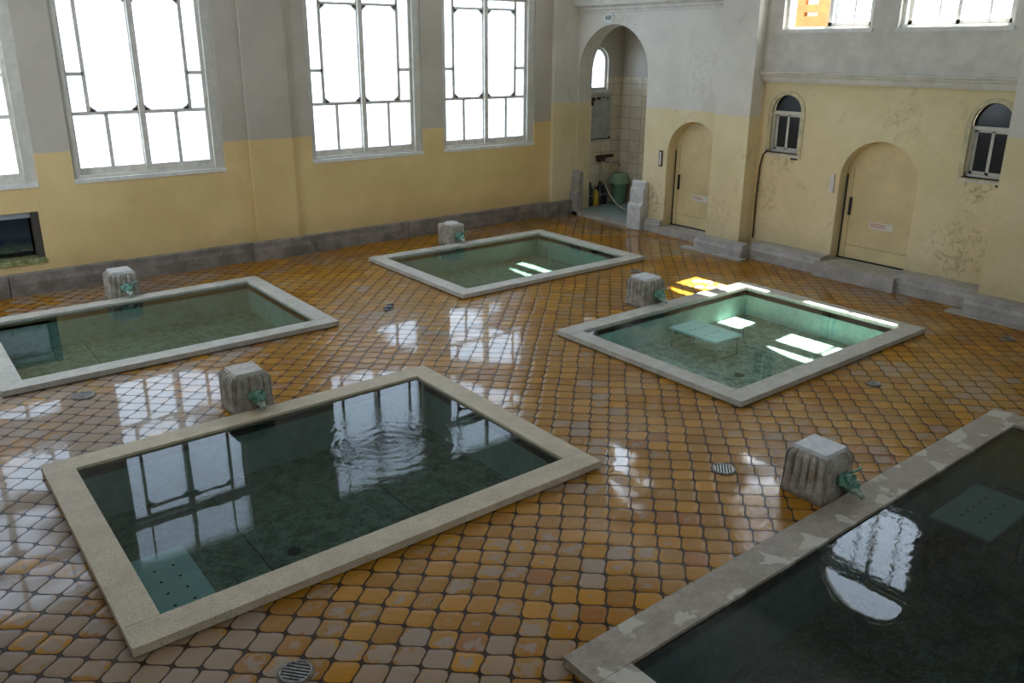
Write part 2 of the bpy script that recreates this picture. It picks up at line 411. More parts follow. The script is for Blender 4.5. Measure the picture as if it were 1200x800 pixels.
struct(finish('ceiling', bx(XL-.3, 2.6, YF-.3, .3, ZC, ZC+.12), CEIL))

# ------------------------------------------------------------------ window wall (y = 0)
WX = [(-8.46, -6.49), (-6.08, -4.125), (-2.80, -.825), (-.425, 1.535)]
WZ0, WZ1 = 1.34, 4.62
fm = lambda a, b, t: (a, t, b)
bm = bmesh.new()
holes = [rect(a, b, WZ0, WZ1) for a, b in WX]+[rect(-8.4, -6.55, .44, 1.04)]
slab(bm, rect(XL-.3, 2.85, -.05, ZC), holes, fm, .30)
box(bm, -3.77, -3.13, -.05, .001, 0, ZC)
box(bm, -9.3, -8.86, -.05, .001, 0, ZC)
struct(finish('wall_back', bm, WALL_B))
bm = bmesh.new(); box(bm, 1.93, XA, -.08, .0, 0, ZC)
struct(finish('wall_corner', bm, WALL_R, bevel=.012))

def back_window(n, x0, x1, lab):
    r = struct(empty('window_%d' % n, ((x0+x1)/2, 0, WZ0)), label=lab, category='window')
    fr = .075
    bm = boxes([(x0, x0+fr, .03, .25, WZ0+.05, WZ1), (x1-fr-.06, x1, .03, .25, WZ0+.05, WZ1), (x0+fr, x1-fr-.06, .03, .25, WZ1-fr, WZ1),
                (x0+fr, x1-fr-.06, .03, .25, 3.80, 3.90), (x0+fr, x1-fr-.06, .05, .25, WZ0+.05, WZ0+.085)])
    part('window_frame', bm, WOODW, r)
    part('window_sill', bx(x0, x1, -.012, .25, WZ0, WZ0+.05), WOODW2, r)
    xi0, xi1 = x0+fr, x1-fr-.06; xm = (xi0+xi1)/2
    for k, (a, b, y) in enumerate(((xi0, xm+.03, .135), (xm-.03, xi1, .085))):
        zb, zt = WZ0+.085, 3.80
        st = .045 if k == 0 else .07; st2 = .07 if k == 0 else .045
        L = [(a, a+st, y, y+.04, zb, zt), (b-st2, b, y, y+.04, zb, zt), (a+st, b-st2, y, y+.04, zb, zb+.085), (a+st, b-st2, y, y+.04, zt-.04, zt)]
        ia, ib = a+st, b-st2
        s = .195
        xc = ia+s if k == 0 else ib-s          # tall narrow light on the outer side
        q0, q1 = (xc, ib) if k == 0 else (ia, xc)
        mu = .023
        L += [(ia, ib, y+.008, y+.032, 2.17, 2.215), (xc-mu, xc+mu, y+.008, y+.032, 2.21, zt-.04), (q0, q1, y+.008, y+.032, 3.61, 3.645)]
        L += [((ia, xc) if k == 0 else (xc, ib))+(y+.008, y+.032, 2.655, 2.70)]
        xm2 = (ia+ib)/2; L += [(xm2-mu, xm2+mu, y+.008, y+.032, zb+.085, 2.18)]
        so_ = part('sash', boxes(L), WOODG, r)
        part('glass', bx(ia-.01, ib+.01, y+.018, y+.022, zb+.04, zt-.02), FROST, so_)
        for (cx, sx) in ((q0+mu*(k == 0), 1), (q1-mu*(k == 1), -1)):
            for (cz, sz) in ((2.21, 1), (3.61, -1)):
                bmb = bmesh.new()
                for (w_, h_) in ((.070, .024), (.048, .042), (.022, .066)):
                    box(bmb, min(cx, cx+sx*w_), max(cx, cx+sx*w_), y+.004, y+.03, min(cz, cz+sz*h_), max(cz, cz+sz*h_))
                part('corner_bracket', bmb, BRACK, so_)
    # transom lights
    L = [(xm-.03, xm+.03, .09, .14, 3.90, WZ1-fr)]+[(x-.012, x+.012, .10, .13, 3.90, WZ1-fr) for x in (xi0+.25, xi1-.25)]
    tr = part('transom', boxes(L), WOODG, r)
    part('glass', bx(xi0, xi1, .112, .116, 3.90, WZ1-fr), FROST, tr)
for n, (a, b) in enumerate(WX):
    back_window(n+1, a, b, ['frosted glass window at the far left edge, cut by the frame', 'leftmost full frosted window over the left bath', 'frosted window left of the corner pair, over the middle of the window wall', 'frosted window nearest the tiled arch'][n])

# low tank opening
r = struct(empty('window_9', (-7.4, 0, .44)), label='low dark glass tank opening with mossy ledge at far left', category='window')
part('window_sill', bx(-8.4, -6.55, -.02, .30, .39, .455), MOSS, r, bevel=.01)
part('glass', bx(-8.38, -6.66, .13, .19, .53, .955), TANK, r)
part('glass_edge', bx(-8.38, -6.63, .12, .195, .955, 1.03), simple('tank_rim_pale', (.50, .58, .64), .3), r)
part('tank_back', bx(-8.4, -6.55, .30, .33, .40, 1.04), simple('tank_back_dark', (.04, .05, .05), .6), r)
part('tank_jamb', bx(-6.63, -6.55, .02, .30, .45, 1.04), simple('tank_jamb_brown', (.06, .05, .04), .7), r)

# baseboards of the window wall: chamfered dark stone
def skirt(name, pts, mat):
    """runs of a moulded skirting; each run (x0,y0,x1,y1,height,thick,nx,ny)"""
    bm = bmesh.new()
    for (x0, y0, x1, y1, h, t, nx, ny) in pts:
        prof = [(t, 0), (t, h*.55), (t*.86, h*.72), (t*.84, h*.94), (t*.6, h), (0, h)]
        A = [bm.verts.new((x0+nx*d, y0+ny*d, z)) for d, z in prof]+[bm.verts.new((x0, y0, 0))]
        B = [bm.verts.new((x1+nx*d, y1+ny*d, z)) for d, z in prof]+[bm.verts.new((x1, y1, 0))]
        k = len(A)
        for i in range(k): bm.faces.new((A[i], A[(i+1) % k], B[(i+1) % k], B[i]))
        bm.faces.new(A[::-1]); bm.faces.new(B)
    return struct(finish(name, bm, mat))
skirt('baseboard_back', [(-9.3, 0, -7.02, 0, .29, .06, 0, -1), (-7.01, 0, -5.66, 0, .29, .065, 0, -1), (-5.65, 0, -3.86, 0, .28, .06, 0, -1),
                         (-3.86, -.05, -2.98, -.05, .28, .07, 0, -1), (-2.97, 0, -1.2, 0, .27, .06, 0, -1), (-1.19, 0, .55, 0, .27, .065, 0, -1), (.56, 0, 1.82, 0, .27, .06, 0, -1)], BASEB)
skirt('baseboard_corner', [(1.80, -.08, 2.42, -.08, .27, .10, 0, -1), (1.80, 0, 1.801, -.15, .27, .06, -1, 0)], BASEB)

# ------------------------------------------------------------------ right wall
gm_ = lambda X0: (lambda a, b, t: (X0+t, a, b))
def arch_reveal(name, X0, th, y0, y1, lo, hi, holes, mat=WALL_R):
    bm = bmesh.new(); slab(bm, rect(y0, y1, lo, hi), holes, gm_(X0), th); return struct(finish(name, bm, mat))
# arch bay with the washing alcove and door 1 (wall pieces meet flush)
A1 = arch(-1.80, -.10, .03, 2.56, n=22)
D1 = arch(-3.40, -2.33, .11, 1.36, n=18)
W3u = rect(-3.05, -1.30, 4.30, 5.08); L3u = arch(-3.05, -1.30, 5.14, 5.141, 5.62)
def clean(l):
    o = []
    for p in l:
        if not o or (abs(p[0]-o[-1][0])+abs(p[1]-o[-1][1])) > 1e-4: o.append(p)
    return o
arch_reveal('wall_right', XA, .34, -4.0, .0, .0, 3.80, [clean(A1), clean(D1)])
arch_reveal('wall_right_upper', XA-.08, .15, -4.0, .0, 3.80, ZC, [W3u, clean(L3u)], WALL_W)
def cornice(name, X0, y0, y1, zb, prof, mat, lab):
    bm = bmesh.new()
    A = [bm.verts.new((X0-d, y0, zb+z)) for d, z in prof]; B = [bm.verts.new((X0-d, y1, zb+z)) for d, z in prof]
    k = len(A)
    for i in range(k): bm.faces.new((A[i], A[(i+1) % k], B[(i+1) % k], B[i]))
    bm.faces.new(A[::-1]); bm.faces.new(B)
    return struct(finish(name, bm, mat), label=lab, category='moulding')
cornice('trim_1', XA, -3.99, -.001, 3.60, [(0, 0), (.03, 0), (.035, .035), (.06, .05), (.07, .085), (.15, .12), (.16, .17), (.16, .32), (.10, .36), (0, .36)], WALL_W, 'white moulded cornice above the tiled arch')
# pier A
bm = bmesh.new(); box(bm, XP, XA+.35, YA, -3.52, 0, ZC)
struct(finish('wall_pier', bm, WALL_R, bevel=.02, seg=3))
# recess
D2 = arch(-6.60, -5.52, .17, 1.32, n=20)
S1 = arch(-4.83, -4.33, 1.58, 2.16, 2.40, n=14); S2 = arch(-7.62, -7.11, 1.54, 2.14, 2.43, n=14)
arch_reveal('wall_recess', XR, .36, YB_-.3, YA+.1, .0, 2.60, [clean(D2), clean(S1), clean(S2)], WALL_Q)
R1 = rect(-5.73, -4.42, 3.25, 4.58); R2 = rect(-7.42, -6.08, 3.25, 4.58)
L1 = arch(-5.73, -4.42, 4.62, 4.621, 5.2); L2 = arch(-7.42, -6.08, 4.62, 4.621, 5.2)
arch_reveal('wall_recess_upper', XRU, .17, YB_-.3, YA+.1, 2.60, ZC, [R1, R2, clean(L1), clean(L2)], WALL_W)
cornice('trim_2', XRU+.02, YB_-.2, YA+.05, 2.56, [(-.2, 0), (.0, 0), (.012, .03), (.012, .06), (.05, .09), (.055, .11), (.085, .125), (.085, .145), (0, .155), (-.2, .155)], WALL_W, 'grey white ledge moulding under the upper right windows')
# near pier and the rest of the right wall
bm = bmesh.new(); box(bm, XB, XR+.5, -8.95, YB_, 0, ZC)
struct(finish('wall_near_pier', bm, WALL_R, bevel=.02, seg=3))
arch_reveal('wall_right_near', XR, .3, YF, -8.9, .0, ZC, [])
bm = bmesh.new(); FILL_LW = [(-3.0, -1.4)]; slab(bm, rect(YF, .3, 0, ZC), [rect(a, b, 1.34, 4.9) for a, b in FILL_LW], lambda a, b, t: (XL-t, a, b), .3); struct(finish('wall_left', bm, WALL_W))  # the opening in this wall is made up to let in fill light
bm = bmesh.new(); slab(bm, rect(XL-.3, 2.9, 0, ZC), [rect(-6.5, -4.0, 3.9, 5.4)], lambda a, b, t: (a, YF-t, b), .3); struct(finish('wall_front', bm, WALL_W))  # high opening added here to light the window wall from the front
box_ = [struct(finish('window_%d' % (12+i), boxes([(XL-.2, XL-.14, a, a+.08, 1.34, 4.9), (XL-.2, XL-.14, b-.08, b, 1.34, 4.9), (XL-.2, XL-.14, (a+b)/2-.04, (a+b)/2+.04, 1.34, 4.9), (XL-.2, XL-.14, a, b, 3.6, 3.7)]), WOODW)) for i, (a, b) in enumerate(FILL_LW)]  # frame bars for the added left opening

skirt('baseboard_right', [(XA, -1.98, XA, -2.33, .21, .10, -1, 0), (XP, -3.44, XP, -4.36, .22, .17, -1, 0), (XP-.17, -4.34, XR, -4.34, .22, .03, 0, -1)], PLINTH)
skirt('baseboard_recess', [(XR, -4.37, XR, -5.52, .24, .28, -1, 0), (XR, -6.60, XR, -7.64, .25, .30, -1, 0), (XB, -7.60, XB, -8.95, .23, .22, -1, 0)], PLINTH)
# low stone kerb along the foot of the piers
struct(finish('trim_3', boxes([(1.86, 2.02, -4.42, -3.25, 0, .022), (1.80, 2.0, -8.9, -7.45, 0, .022)]), PLINTH), label='thin stone apron at the foot of the right piers', category='kerb')
# door steps
struct(finish('trim_4', bx(2.36, 2.95, -3.50, -2.28, 0, .12), PLINTH, bevel=.015), label='stone step in front of the arched door by the alcove', category='step')
struct(finish('trim_5', bx(2.05, 2.80, -6.66, -5.50, 0, .19), PLINTH, bevel=.015), label='stone step in front of the arched door in the recess', category='step')

def small_door(n, X0, y0, y1, z0, zs, lab, hy):
    """arched flush door, set back in its opening"""
    r = struct(empty('door_%d' % n, (X0, (y0+y1)/2, z0)), label=lab, category='door')
    bm = bmesh.new(); slab(bm, clean(arch(y0-.03, y1+.03, z0, zs, n=18)), [], gm_(X0), .05); part('door_leaf', bm, DOORM, r)
    yl = max(y0, y1)
    # seams of the plank on the handle side and of the kick board
    part('seam', boxes([(X0-.004, X0, yl-.115, yl-.11, z0+.02, zs+.15), (X0-.004, X0, min(y0, y1)+.02, yl-.11, z0+.20, z0+.206)]), simple('door_seam_%d' % n, (.30, .24, .12), .6), r)
    part('door_gap', boxes([(X0-.012, X0, yl-.034, yl-.018, z0, zs+.05), (X0-.012, X0, min(y0, y1)+.0, yl, z0-.002, z0+.02)]), GAP, r)
    part('door_handle', boxes([(X0-.018, X0+.004, hy-.035, hy+.005, z0+.62, z0+.87), (X0-.03, X0-.018, hy-.022, hy-.008, z0+.66, z0+.83)]), BLACKM, r)
    sy = (y0+y1)/2-.05
    s = part('notice', bx(X0-.006, X0, sy-.17, sy+.16, z0+.48, z0+.575), PAPER, r)
    bm = bmesh.new()
    for row, (zz, wd) in enumerate(((.54, .26), (.51, .22))):
        y = sy+.14
        for k in range(9):
            w_ = random.uniform(.012, .026)
            if sy+.14-y > wd: break
            box(bm, X0-.008, X0-.006, y-w_, y, z0+zz, z0+zz+.015); y -= w_+.006
    part('notice_text', bm, REDINK, s)
small_door(1, XA+.20, -3.40, -2.33, .12, 1.34, 'cream arched door right of the tiled alcove', -2.44)
small_door(2, XR+.17, -6.60, -5.52, .19, 1.32, 'cream arched door inside the right recess', -5.62)

def small_window(n, X0, y0, y1, z0, zs, top, lab):
    r = struct(empty('window_%d' % n, (X0, (y0+y1)/2, z0)), label=lab, category='window')
    bm = bmesh.new(); ya, yb = min(y0, y1), max(y0, y1)
    slab(bm, clean(arch(ya-.045, yb+.045, z0-.06, zs, top+.045)), [clean(arch(ya+.012, yb-.012, z0, zs, top-.01))], gm_(X0-.012), .05)
    part('surround', bm, simple('surround_cream_%d' % n, (.58, .50, .30), .5, nscale=8, namp=.15), r)
    zt = zs-.045
    L = [(X0+.04, X0+.10, ya, yb, zt, zt+.045), (X0+.04, X0+.10, ya, ya+.035, z0, zt), (X0+.04, X0+.10, yb-.035, yb, z0, zt), (X0+.04, X0+.10, ya, yb, z0, z0+.03)]
    part('window_frame', boxes(L), WOODW, r)
    ym = (ya+yb)/2
    for k, (a, b, xx) in enumerate(((ym-.01, yb-.035, .09), (ya+.035, ym+.02, .065))):
        s = part('sash', boxes([(X0+xx, X0+xx+.02, a, a+.035, z0+.03, zt), (X0+xx, X0+xx+.02, b-.035, b, z0+.03, zt),
                                (X0+xx, X0+xx+.02, a, b, z0+.03, z0+.065), (X0+xx, X0+xx+.02, a, b, zt-.03, zt)]), WOODW, r)
        part('glass', bx(X0+xx+.008, X0+xx+.012, a+.03, b-.03, z0+.06, zt-.03), DGLASS, s)
    bm = bmesh.new(); slab(bm, clean(arch(ya+.005, yb-.005, zt+.045, zs+.001, top)), [], gm_(X0+.075), .006); part('fanlight', bm, DGLASS, r)
    part('window_sill', bx(X0-.015, X0+.1, ya-.04, yb+.04, z0-.06, z0-.035), WOODW, r)
    part('rust_stain', boxes([(X0-.018, X0+.02, ya-.0, ya+.10, z0-.085, z0-.062), (X0-.02, X0+.05, ya, yb, z0-.012, z0)]), RUST, r)
small_window(5, XR, -4.83, -4.33, 1.58, 2.16, 2.40, 'small dark arched window left of the recess door')
small_window(6, XR, -7.62, -7.11, 1.54, 2.14, 2.43, 'small dark arched window right of the recess door')

def upper_window(n, X0, y0, y1, z0, z1, lab, open_=False, zl=None, lt=.5):
    r = struct(empty('window_%d' % n, (X0, (y0+y1)/2, z0)), label=lab, category='window')
    fr = .05
    part('window_frame', boxes([(X0+.06, X0+.20, y0, y0+fr, z0, z1), (X0+.06, X0+.20, y1-fr, y1, z0, z1), (X0+.06, X0+.20, y0+fr, y1-fr, z1-fr, z1), (X0+.05, X0+.20, y0+fr, y1-fr, z0, z0+.05)]), WOODW2, r)
    part('window_sill', bx(X0-.02, X0+.10, y0-.02, y1+.02, z0-.03, z0+.015), WOODW2, r)
    ym = (y0+y1)/2
    ss_ = [(y0+fr, ym+.02, .10)]
    ss_ += [(ym-.02, y1-fr, .14)] if not open_ else [(ym-.08, ym+.05, .14)]
    for a, b, xx in ss_:
        L = [(X0+xx, X0+xx+.035, a, a+.045, z0+.05, z1-fr), (X0+xx, X0+xx+.035, b-.045, b, z0+.05, z1-fr), (X0+xx, X0+xx+.035, a, b, z0+.05, z0+.10), (X0+xx, X0+xx+.035, a, b, z1-fr-.045, z1-fr)]
        if b-a > .3: c = a+(b-a)*.42; L.append((X0+xx+.005, X0+xx+.03, c-.012, c+.012, z0+.10, z1-fr))
        s = part('sash', boxes(L), WOODW2, r)
        part('glass', bx(X0+xx+.015, X0+xx+.019, a+.02, b-.02, z0+.08, z1-fr-.02), CLEAR, s)
    if zl:
        bm = bmesh.new(); slab(bm, clean(arch(y0, y1, zl, zl+.001, zl+lt)), [clean(arch(y0+.06, y1-.06, zl+.05, zl+.051, zl+lt-.06))], gm_(X0+.05), .05)
        f_ = part('fanlight_frame', bm, WOODW2, r)
        bm = bmesh.new(); slab(bm, clean(arch(y0+.05, y1-.05, zl+.045, zl+.046, zl+lt-.05)), [], gm_(X0+.07), .004); part('glass', bm, CLEAR, f_)
upper_window(7, XRU, -5.73, -4.42, 3.25, 4.58, 'upper right window half open with orange shutters seen outside', True, 4.62, .58)
upper_window(8, XRU, -7.42, -6.08, 3.25, 4.58, 'upper right window with closed white sashes near the picture corner', False, 4.62, .58)
upper_window(10, XA-.08, -3.05, -1.30, 4.30, 5.08, 'window above the alcove cornice, mirrored in the wet floor', False, 5.14, .48)

# ------------------------------------------------------------------ washing alcove
struct(finish('wall_alcove_side', (lambda b: (slab(b, rect(2.80, 4.15, 0, 3.9), [clean(arch(2.93, 3.46, 2.25, 2.77, n=14))], lambda a, c, t: (a, .10+t, c), .25), b)[1])(bmesh.new()), ALCT))
struct(finish('wall_alcove_back', bx(3.85, 4.15, -2.5, .1, 0, 3.9), ALCT))
struct(finish('wall_alcove_near', bx(2.84, 4.15, -2.5, -2.25, 0, 3.9), ALCT))
struct(finish('wall_alcove_jamb', bx(2.505, 2.86, -.099, .12, .06, 2.0), ALCT))
struct(finish('wall_alcove_soffit', bx(2.84, 4.15, -2.5, .1, 3.55, 3.9), WALL_W))
struct(finish('trim_6', bx(2.36, 2.5, -1.72, -.14, 0, .06), PLINTH, bevel=.01), label='pale stone threshold of the tiled alcove', category='threshold')
struct(finish('floor_alcove', bx(2.501, 3.86, -2.25, .11, -.02, .061), BLUET))
r = struct(empty('window_11', (3.19, .1, 2.25)), label='small bright arched window inside the tiled alcove', category='window')
bm = bmesh.new(); slab(bm, clean(arch(2.93, 3.46, 2.25, 2.77, n=14)), [clean(arch(2.965, 3.425, 2.30, 2.765, n=14))], lambda a, c, t: (a, .16+t, c), .05); part('window_frame', bm, WOODG, r)
bm = bmesh.new(); slab(bm, clean(arch(2.96, 3.43, 2.29, 2.765, n=14)), [], lambda a, c, t: (a, .18+t, c), .005); part('glass', bm, FROST, r)
part('window_sill', bx(2.90, 3.49, .05, .2, 2.21, 2.25), WOODW2, r)
# things in the alcove
t = thing('wall_panel', 'grey panel with rusted top edge hung below the small alcove window', 'panel', (3.25, .1, 1.75))
part('board', bx(2.97, 3.55, .085, .10, 1.34, 2.18), BOARDP, t)
bm = boxes([(2.96, 3.56, .078, .10, 1.325, 1.345), (2.96, 2.975, .078, .10, 1.34, 2.18)]); part('frame', bm, RUST, t)
bm = bmesh.new()
for (a, z, w_, h_) in ((2.98, 2.08, .16, .09), (3.14, 2.10, .14, .06), (3.0, 2.0, .09, .09), (3.30, 2.12, .08, .03), (3.42, 2.10, .06, .04), (3.50, 1.36, .05, .04)):
    bmesh.ops.create_uvsphere(bm, u_segments=10, v_segments=6, radius=1, matrix=Matrix.Translation((a+w_/2, .085, z))@Matrix.Diagonal((w_/2, .006, h_/2, 1)))
part('rust_patch', bm, RUST, t)
t = thing('shower_mixer', 'wall mounted tap bar with spout below the grey alcove panel', 'tap', (3.4, .1, .95))
part('mixer_body', boxes([(3.20, 3.62, .02, .10, .97, 1.02), (3.22, 3.34, -.02, .10, .90, 1.0)]), RUST, t, bevel=.008)
bm = bmesh.new(); tube(bm, [(3.45, .05, .97), (3.48, .0, .90), (3.58, -.06, .86), (3.66, -.10, .85), (3.67, -.10, .80)], .014); part('spout', bm, CHROME, t, smooth=True)
bm = bmesh.new(); tube(bm, [(3.44, .04, .98), (3.44, .02, .86)], .02); part('valve_knob', bm, CHROME, t, smooth=True)
bm = bmesh.new(); hp = []
P0, P1_, P2_, P3_ = Vector((3.27, -.01, .92)), Vector((3.18, -.15, .10)), Vector((3.10, -1.05, -.05)), Vector((2.72, -1.62, .30))
for i in range(25):
    k = i/24; hp.append(P0*(1-k)**3+3*P1_*k*(1-k)**2+3*P2_*k*k*(1-k)+P3_*k**3)
for p_ in hp: p_.z = max(p_.z, .075)
tube(bm, hp, .013, 8); tag(finish('hose', bm, HOSE, smooth=True), 'cream hose looping from the alcove tap to the right stone post', 'hose')
bx0, by0 = 3.63, -.14
t = thing('waste_bin', 'green lidded plastic bin in the corner of the tiled alcove', 'bin', (bx0, by0, .06))
bm = bmesh.new(); lathe(bm, [(.125, .06), (.135, .10), (.15, .44), (.165, .45), (.165, .48), (.15, .48)], bx0, by0, 24); part('bin_body', bm, BIN, t, smooth=True)
bm = bmesh.new()
vs = [bm.verts.new(p) for p in [(bx0-.155, by0-.15, .475), (bx0+.155, by0-.15, .475), (bx0+.155, by0+.15, .475), (bx0-.155, by0+.15, .475), (bx0-.08, by0-.09, .66), (bx0+.09, by0-.09, .66), (bx0+.09, by0+.08, .66), (bx0-.08, by0+.08, .66)]]
for f in ((3, 2, 1, 0), (4, 5, 6, 7), (0, 1, 5, 4), (1, 2, 6, 5), (2, 3, 7, 6), (3, 0, 4, 7)): bm.faces.new([vs[i] for i in f])
part('bin_lid', bm, BINL, t, bevel=.03, seg=3)
t = None
for k, (x, y, col, lab) in enumerate(((3.00, .02, DARKP, 'black bottle left of the yellow one on the alcove floor'), (3.13, -.02, YEL, 'yellow bottle standing on the alcove floor'), (3.27, .02, DARKP, 'black bottle just right of the yellow one in the alcove'), (3.40, .02, DARKP, 'black bottle nearest the green bin in the alcove'))):
    t = thing('bottle', lab, 'bottle', (x, y, .06), 'bottles on the alcove floor')
    hh = .38 if col is YEL else .47
    bm = bmesh.new(); lathe(bm, [(.055, .06), (.06, .08), (.06, hh-.08), (.035, hh-.03), (.02, hh)], x, y, 14); part('bottle_body', bm, col, t, smooth=True)
    bm = bmesh.new(); lathe(bm, [(.024, hh), (.024, hh+.05)], x, y, 12); part('cap', bm, DARKP, t)
    if col is DARKP:
        bm = bmesh.new(); lathe(bm, [(.0605, .26), (.0605, .275)], x, y, 14); part('label_band', bm, simple('band_grey_%d' % k, (.35, .36, .36), .5), t)

# carved stone posts at the arch
def post(y0, y1, x0, mat, lab, sc_=1.):
    prof = [(0, 0), (0, .40), (.012, .425), (.05, .44), (.075, .47), (.08, .50), (.075, .66), (.085, .70), (.12, .72), (.13, .74), (.135, .78), (.16, .82), (.20, .835), (.235, .82), (.25, .78), (.26, .70), (.27, .44), (.28, .0)]
    bm = bmesh.new()
    A = [bm.verts.new((x0+d*sc_, y0, z)) for d, z in prof]; B = [bm.verts.new((x0+d*sc_, y1, z)) for d, z in prof]; k = len(A)
    for i in range(k): bm.faces.new((A[i], A[(i+1) % k], B[(i+1) % k], B[i]))
    bm.faces.new(A[::-1]); bm.faces.new(B)
    for v in bm.verts: v.co.x = min(v.co.x, XA-.003)
    o = finish('carved_post', bm, mat, bevel=.012)
    return tag(o, lab, 'stone post', 'carved posts at the alcove arch')
post(-1.97, -1.66, 2.31, POST, 'pale carved stone post right of the alcove threshold', .67)
post(-.32, -.085, 2.36, POSTD, 'dark weathered stone post left of the alcove threshold', .49)

# round sign above the arch
t = thing('round_sign', 'small round plate with black marks above the tiled arch', 'sign', (XA-.01, -.83, 3.51))
bm = bmesh.new(); bmesh.ops.create_cone(bm, cap_ends=True, segments=28, radius1=.115, radius2=.11, depth=.02, matrix=Matrix.Translation((XA-.012, -.83, 3.51))@Matrix.Rotation(PI/2, 4, 'Y')@Matrix.Diagonal((.75, 1.15, 1, 1)))
part('plate', bm, SIGNW, t)
cu = bpy.data.curves.new('sign_lettering', 'FONT'); cu.body = '420'; cu.size = .10; cu.extrude = .002; cu.align_x = 'CENTER'; cu.align_y = 'CENTER'
tmp = bpy.data.objects.new('tmp', cu); C.objects.link(tmp); bpy.context.view_layer.update()
me = bpy.data.meshes.new_from_object(tmp.evaluated_get(bpy.context.evaluated_depsgraph_get())); bpy.data.objects.remove(tmp)
me.transform(Matrix.Rotation(-PI/2, 4, 'Z')@Matrix.Rotation(PI/2, 4, 'X')); me.materials.clear(); me.materials.append(BLACKINK)
lo = bpy.data.objects.new('sign_lettering', me); C.objects.link(lo); lo.parent = t; lo.location = (-.016, 0, 0)

# wall thermometers beside the doors
for (X0, y, z, lab) in ((XA, -2.20, 1.25, 'narrow brown box on the wall left of the door near the alcove'), (XR, -5.42, 1.24, 'narrow pale box on the wall left of the recess door')):
    t = thing('wall_thermometer', lab, 'wall fixture', (X0, y, z))
    part('case', bx(X0-.02, X0, y-.035, y+.035, z-.13, z+.13), RUST if X0 == XA else WOODG, t, bevel=.006)
    part('scale_plate', bx(X0-.023, X0-.019, y-.02, y+.02, z-.11, z+.11), PAPER if X0 == XR else WOODG, t)
# rusty pipe in the recess corner
bm = bmesh.new(); tube(bm, [(XR-.03, -4.34, 1.60), (XR-.03, -4.27, 1.52), (XR-.025, -4.235, 1.35), (XR-.03, -4.225, .9), (XR-.025, -4.235, .26)], .012, 8)
tag(finish('iron_pipe', bm, RUST, smooth=True), 'thin rusty pipe running down the recess corner below the small window', 'pipe')

